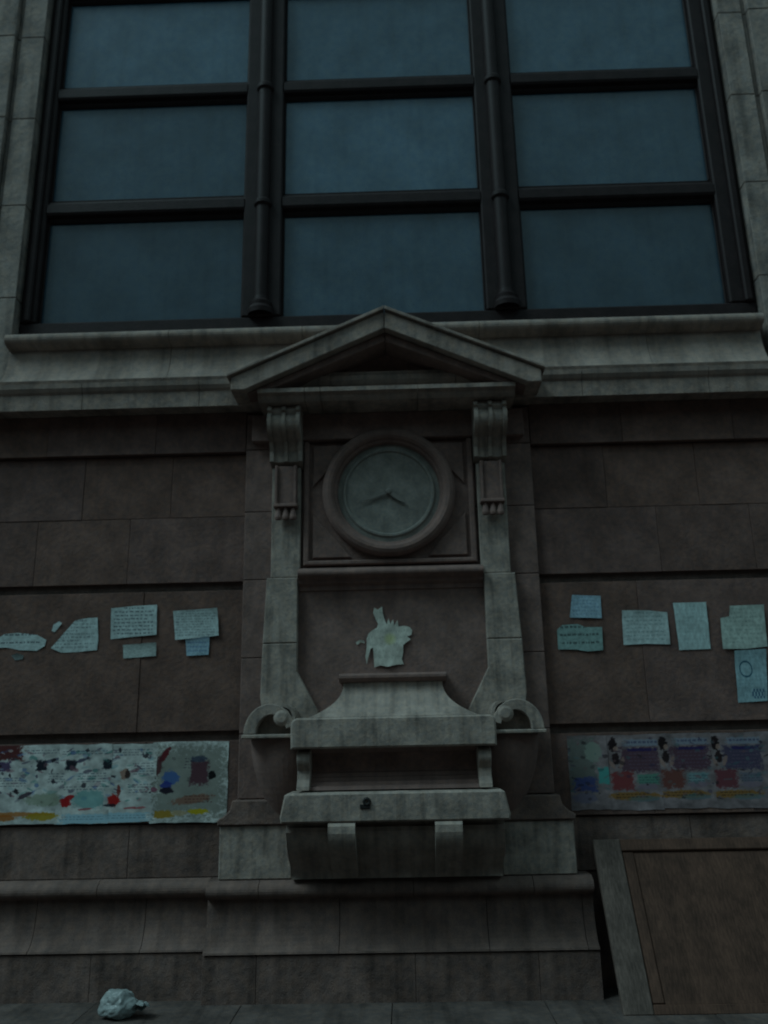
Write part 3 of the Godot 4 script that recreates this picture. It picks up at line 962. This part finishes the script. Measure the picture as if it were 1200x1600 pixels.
func build_posters() -> void:
	# ---- the pale row beside the left pedestal
	start_print(-30, 1150, 360, 1295, Color(0.79, 0.82, 0.81), 71)
	var g := RandomNumberGenerator.new()
	g.seed = 8
	var dark := Color(0.10, 0.12, 0.16)
	blot(0, 1168, 34, 16, Color(0.30, 0.12, 0.12), 0.9, 0.0, true)
	blot(5, 1193, 12, 9, Color(0.22, 0.15, 0.30), 0.8, 0.0, true)
	for x in [60.0, 112.0, 162.0]:
		blot(x, 1192, 8, 9, dark, 0.95, 0.0, true)
		blot(x + 14, 1184, 12, 3, Color(0.25, 0.28, 0.36), 0.7, -0.35)
	for k in 190:
		var c: Color = [Color(0.30, 0.42, 0.62), Color(0.30, 0.52, 0.50), Color(0.24, 0.22, 0.30), Color(0.55, 0.68, 0.72), Color(0.86, 0.88, 0.88), Color(0.50, 0.36, 0.40)][g.randi() % 6]
		blot(g.randf_range(-20, 240), g.randf_range(1165, 1255), g.randf_range(1.5, 8), g.randf_range(1.0, 4), c, g.randf_range(0.25, 0.7), g.randf_range(-0.8, 0.8))
	for k in 34:
		blot(g.randf_range(-20, 345), g.randf_range(1163, 1262), g.randf_range(1.5, 5), g.randf_range(1.5, 5), Color(0.14, 0.13, 0.16), g.randf_range(0.5, 0.9), g.randf_range(-1.2, 1.2), k % 2 == 0)
	blot(40, 1242, 12, 4, Color(0.22, 0.17, 0.22), 0.8, -0.5)
	blot(75, 1250, 38, 12, Color(0.52, 0.58, 0.50), 0.7)
	blot(195, 1208, 7, 10, Color(0.55, 0.42, 0.36), 0.8)
	blot(199, 1209, 4, 9, Color(0.16, 0.12, 0.12), 0.8)
	blot(140, 1250, 28, 17, Color(0.36, 0.62, 0.62), 0.6)
	blot(108, 1254, 8, 9, Color(0.62, 0.10, 0.12), 0.95)
	blot(113, 1246, 7, 4, Color(0.62, 0.10, 0.12), 0.9, -0.5)
	blot(182, 1253, 9, 11, Color(0.62, 0.11, 0.10), 0.95)
	blot(188, 1236, 3, 10, Color(0.42, 0.14, 0.12), 0.8)
	blot(178, 1261, 10, 3, dark, 0.8)
	blot(20, 1273, 70, 4, Color(0.66, 0.42, 0.20), 0.8)
	blot(66, 1277, 26, 7, Color(0.62, 0.52, 0.12), 0.85)
	blot(5, 1279, 28, 6, Color(0.62, 0.36, 0.14), 0.8)
	for x in [135.0, 205.0, 218.0]:
		blot(x, 1266, 10, 2, Color(0.62, 0.28, 0.30), 0.7, -0.1)
	for q in [[38, 1166, 92, 2], [98, 1168, 160, 2], [172, 1166, 232, 3], [70, 1206, 105, 4], [122, 1206, 160, 4], [205, 1190, 235, 5], [100, 1228, 165, 2], [200, 1226, 234, 4], [-20, 1212, 40, 4]]:
		small_print(q[0], q[1], q[2], q[3], 4.5, 1.8, Color(0.20, 0.24, 0.30), g)
	blot(165, 1282, 72, 9, Color(0.60, 0.76, 0.82), 0.9, 0.0, true)
	# the dirtier last one
	blot(295, 1222, 58, 64, Color(0.46, 0.48, 0.45), 0.75, 0.0, true)
	blot(258, 1178, 5, 15, Color(0.36, 0.10, 0.13), 0.9, 0.5)
	blot(249, 1196, 6, 20, Color(0.30, 0.16, 0.18), 0.8, 0.15)
	blot(268, 1216, 13, 13, Color(0.24, 0.38, 0.62), 0.85)
	blot(262, 1228, 9, 7, Color(0.16, 0.22, 0.52), 0.85)
	blot(263, 1237, 11, 6, Color(0.10, 0.08, 0.14), 0.9)
	blot(243, 1235, 8, 4, Color(0.50, 0.24, 0.34), 0.7)
	blot(310, 1208, 14, 22, Color(0.32, 0.20, 0.24), 0.9, 0.0, true)
	blot(308, 1186, 13, 6, Color(0.22, 0.26, 0.34), 0.8)
	blot(328, 1213, 6, 8, Color(0.05, 0.06, 0.07), 0.95)
	blot(300, 1252, 32, 8, Color(0.50, 0.34, 0.28), 0.7, -0.15)
	blot(258, 1276, 20, 7, Color(0.60, 0.48, 0.14), 0.85)
	blot(282, 1274, 14, 5, Color(0.66, 0.60, 0.46), 0.7)
	blot(310, 1272, 16, 5, Color(0.68, 0.62, 0.10), 0.9)
	for q in [[100, 1278, 160, 2], [174, 1278, 234, 2]]:
		small_print(q[0], q[1], q[2], q[3], 4.0, 1.5, Color(0.38, 0.48, 0.55), g)
	small_print(286, 1184, 300, 4, 5.0, 2.0, Color(0.25, 0.25, 0.28), g)
	small_print(290, 1246, 330, 3, 5.0, 2.0, Color(0.30, 0.20, 0.18), g)
	var pm := print_mat(pim)
	var lp := [[-28.0, 94.0, "pale poster with a dark red corner and an orange yellow foot"], [95.5, 167.0, "pale poster with one red wedge low at its edge, plain white foot"], [168.0, 239.0, "pale poster with a red pointed shape and pink lines at its foot"], [240.0, 352.0, "dirty grey poster with a purple square, blue blot and yellow foot"]]
	for q in lp:
		poster(q, pm, [1160.0, 1157.0, 1282.0, 1287.0], -0.0115, 360, 1295)
	# ---- the dark row beside the right pedestal
	start_print(870, 1135, 1215, 1285, Color(0.52, 0.48, 0.49), 88)
	blot(905, 1195, 22, 52, Color(0.34, 0.38, 0.36), 0.7, 0.0, true)
	blot(922, 1172, 14, 22, Color(0.50, 0.56, 0.52), 0.8)
	blot(936, 1217, 9, 17, Color(0.26, 0.60, 0.58), 0.85, 0.0, true)
	blot(908, 1233, 18, 14, Color(0.22, 0.26, 0.48), 0.8, 0.0, true)
	blot(905, 1258, 20, 10, Color(0.40, 0.40, 0.50), 0.7)
	var cols := [Color(0.46, 0.22, 0.23), Color(0.41, 0.25, 0.23), Color(0.40, 0.22, 0.25)]
	for k in 3:
		var x: float = [962.0, 1040.0, 1122.0][k]
		blot(x + 36, 1157, 28, 7, Color(0.50, 0.54, 0.60), 0.85, 0.0, true)
		blot(x + 32, 1188, 32, 24, Color(0.32, 0.23, 0.28) if k < 2 else Color(0.27, 0.25, 0.34), 0.9, 0.0, true)
		blot(x + 36, 1170, 24, 3, Color(0.16, 0.14, 0.34), 0.8, 0.0, true)
		# a dancing figure: hair, face, arms, skirt, only as blots of print
		blot(x - 7, 1160, 7, 14, Color(0.10, 0.07, 0.08), 0.9)
		blot(x - 3, 1167, 4, 5, Color(0.60, 0.50, 0.46), 0.85)
		blot(x - 4, 1186, 6, 12, Color(0.12, 0.08, 0.09), 0.85)
		blot(x + 5, 1193, 3.5, 11, Color(0.56, 0.46, 0.43), 0.8, 0.3)
		blot(x - 10, 1196, 3.5, 9, Color(0.56, 0.46, 0.43), 0.8, -0.4)
		blot(x + 4, 1226, 18, 18, cols[k], 0.95, 0.0, true)
		blot(x + 18, 1254, 42, 8, Color(0.52, 0.37, 0.17), 0.8)
		blot(x + 42, 1224, 17, 10, [Color(0.30, 0.52, 0.46), Color(0.42, 0.56, 0.58), Color(0.36, 0.38, 0.44)][k], 0.8, 0.0, true)
		blot(x + 40, 1237, 17, 6, Color(0.46, 0.42, 0.48), 0.7)
		blot(x + 34, 1259, 26, 6, Color(0.34, 0.42, 0.44), 0.7)
		small_print(x + 14, 1154, x + 60, 1, 5.0, 4.0, Color(0.22, 0.22, 0.34), g)
		small_print(x + 14, 1176, x + 58, 5, 6.5, 2.6, Color(0.40, 0.34, 0.42), g)
		small_print(x + 26, 1220, x + 58, 3, 5.0, 1.8, Color(0.18, 0.24, 0.28), g)
		small_print(x - 8, 1250, x + 40, 2, 5.0, 2.2, Color(0.18, 0.13, 0.08), g)
	for k in 150:
		var c: Color = [Color(0.36, 0.44, 0.46), Color(0.22, 0.20, 0.30), Color(0.14, 0.12, 0.14), Color(0.44, 0.34, 0.36), Color(0.26, 0.40, 0.42)][g.randi() % 5]
		blot(g.randf_range(880, 1210), g.randf_range(1148, 1262), g.randf_range(1.5, 7), g.randf_range(1.0, 4), c, g.randf_range(0.25, 0.6), g.randf_range(-0.8, 0.8))
	var pm2 := print_mat(pim)
	for q in [[885.0, 944.0, "narrow grey poster with a turquoise patch and blue foot"], [945.0, 1024.0, "dark poster of a dancing figure in a bright red skirt"], [1025.0, 1107.0, "dark poster of a figure in a brown skirt, turquoise block beside it"], [1108.0, 1212.0, "dark poster of a figure in a maroon skirt beside a navy panel"]]:
		poster(q, pm2, [1147.0, 1144.0, 1272.0, 1269.0], -0.0115, 1215, 1285)

func poster(q: Array, m: Material, ys: Array, _k: float, xe: float, ye: float) -> void:
	var x0: float = q[0]
	var x1: float = q[1]
	var tl := pick(x0, ys[0], 0.002)
	var br := pick(x1 + 2.0, ys[2], 0.002)
	br.x = maxf(br.x, pick(x1 + 2.0, ys[0], 0.002).x)
	# square up: posters hang straight on the wall
	var yt: float = 1.618 if x0 < 600 else 1.612
	var yb: float = (1.118 if x0 < 600 else 1.135) + rng.randf_range(-0.008, 0.008)
	tl.y = yt + rng.randf_range(-0.006, 0.004)
	br.y = yb
	var out := []
	# slightly ragged outline, given back to sheet() as pixels
	var corners := [Vector2(tl.x, tl.y), Vector2(br.x, tl.y), Vector2(br.x, br.y), Vector2(tl.x, br.y)]
	for i in 4:
		var a: Vector2 = corners[i]
		var b: Vector2 = corners[(i + 1) % 4]
		for k in 6:
			var p := a.lerp(b, k / 6.0) + Vector2(rng.randf_range(-0.003, 0.003), rng.randf_range(-0.004, 0.004))
			out.append(unpick(Vector3(p.x, p.y, 0.002)))
	var u := Rect2((x0 - pox) / (xe - pox), 0.04, (x1 - x0) / (xe - pox), 0.93)
	var o := sheet("poster", out, 0.002, m, 0.06, 0.004, u)
	tag(o, q[2], "poster", "posters pasted along the wall")

func unpick(p: Vector3) -> Array:
	var v := cam_basis.inverse() * (p - CAM)
	return [600.0 - FOCAL * v.x / v.z, 800.0 + FOCAL * v.y / v.z]

# ------------------------------------------------------------------ rubbish bag
func build_bag() -> void:
	var at := pick(183, 1598, 0.42)
	at.y = GROUND
	var o := thing("plastic_bag", "crumpled white plastic bag lying on the pavement by the wall foot", "bag")
	o.position = at + Vector3(0, 0.004, 0)
	var bagm := plain(lin(0.29, 0.34, 0.34), 0.38, 0.5)
	bagm.backlight_enabled = true
	bagm.backlight = lin(0.18, 0.21, 0.21)
	var nz := noise(33, 5.0, 3)
	var cr := noise(34, 1.0, 1, FastNoiseLite.TYPE_CELLULAR)
	cr.cellular_return_type = FastNoiseLite.RETURN_DISTANCE
	cr.fractal_type = FastNoiseLite.FRACTAL_NONE
	var cr2 := noise(35, 1.0, 1, FastNoiseLite.TYPE_CELLULAR)
	cr2.cellular_return_type = FastNoiseLite.RETURN_DISTANCE
	cr2.fractal_type = FastNoiseLite.FRACTAL_NONE
	var st := new_st()
	var nu := 110
	var nv := 60
	var g := []
	for j in nv + 1:
		var row := []
		for i in nu + 1:
			var a := TAU * (i % nu) / nu
			var b := PI * j / nv
			var d := Vector3(sin(b) * cos(a), cos(b), sin(b) * sin(a))
			var r := 1.0 + 0.34 * nz.get_noise_3dv(d * 0.15) + 0.22 * cr.get_noise_3dv(d * Vector3(1.5, 1.1, 1.5)) + 0.06 * cr2.get_noise_3dv(d * Vector3(3.4, 1.6, 3.4)) + 0.16
			var p := d * r * Vector3(0.100, 0.076, 0.092)
			p.y = maxf(p.y + 0.064, 0.0)
			row.append(p)
		g.append(row)
	for j in nv:
		for i in nu:
			for e in [[0, 0], [0, 1], [1, 1], [0, 0], [1, 1], [1, 0]]:
				st.add_vertex(g[j + e[0]][i + e[1]])
	st.generate_normals()
	obj("bag_body", st, bagm, o)
	# twisted neck and handle ears on the right
	st = new_st()
	for k in 3:
		var dir := Vector3(1.0, 0.12 + 0.25 * (k - 1), 0.5 * (k - 1)).normalized()
		var p0 := Vector3(0.075, 0.05, 0.02)
		var up := Vector3.UP
		var sd := dir.cross(up).normalized()
		for i in 6:
			var t0 := i / 6.0
			var t1 := (i + 1) / 6.0
			var w0 := 0.022 + 0.02 * sin(t0 * PI) - 0.01 * t0
			var w1 := 0.022 + 0.02 * sin(t1 * PI) - 0.01 * t1
			var a0 := p0 + dir * t0 * 0.11 + up * 0.012 * sin(t0 * 9.0 + k)
			var a1 := p0 + dir * t1 * 0.11 + up * 0.012 * sin(t1 * 9.0 + k)
			quad(st, a0 - sd * w0, a0 + up * 0.012, a1 + up * 0.012, a1 - sd * w1, up)
			quad(st, a0 + sd * w0, a0 + up * 0.012, a1 + up * 0.012, a1 + sd * w1, up)
			quad(st, a0 - sd * w0, a0 + sd * w0, a1 + sd * w1, a1 - sd * w1, -up)
	obj("bag_neck", st, bagm, o)
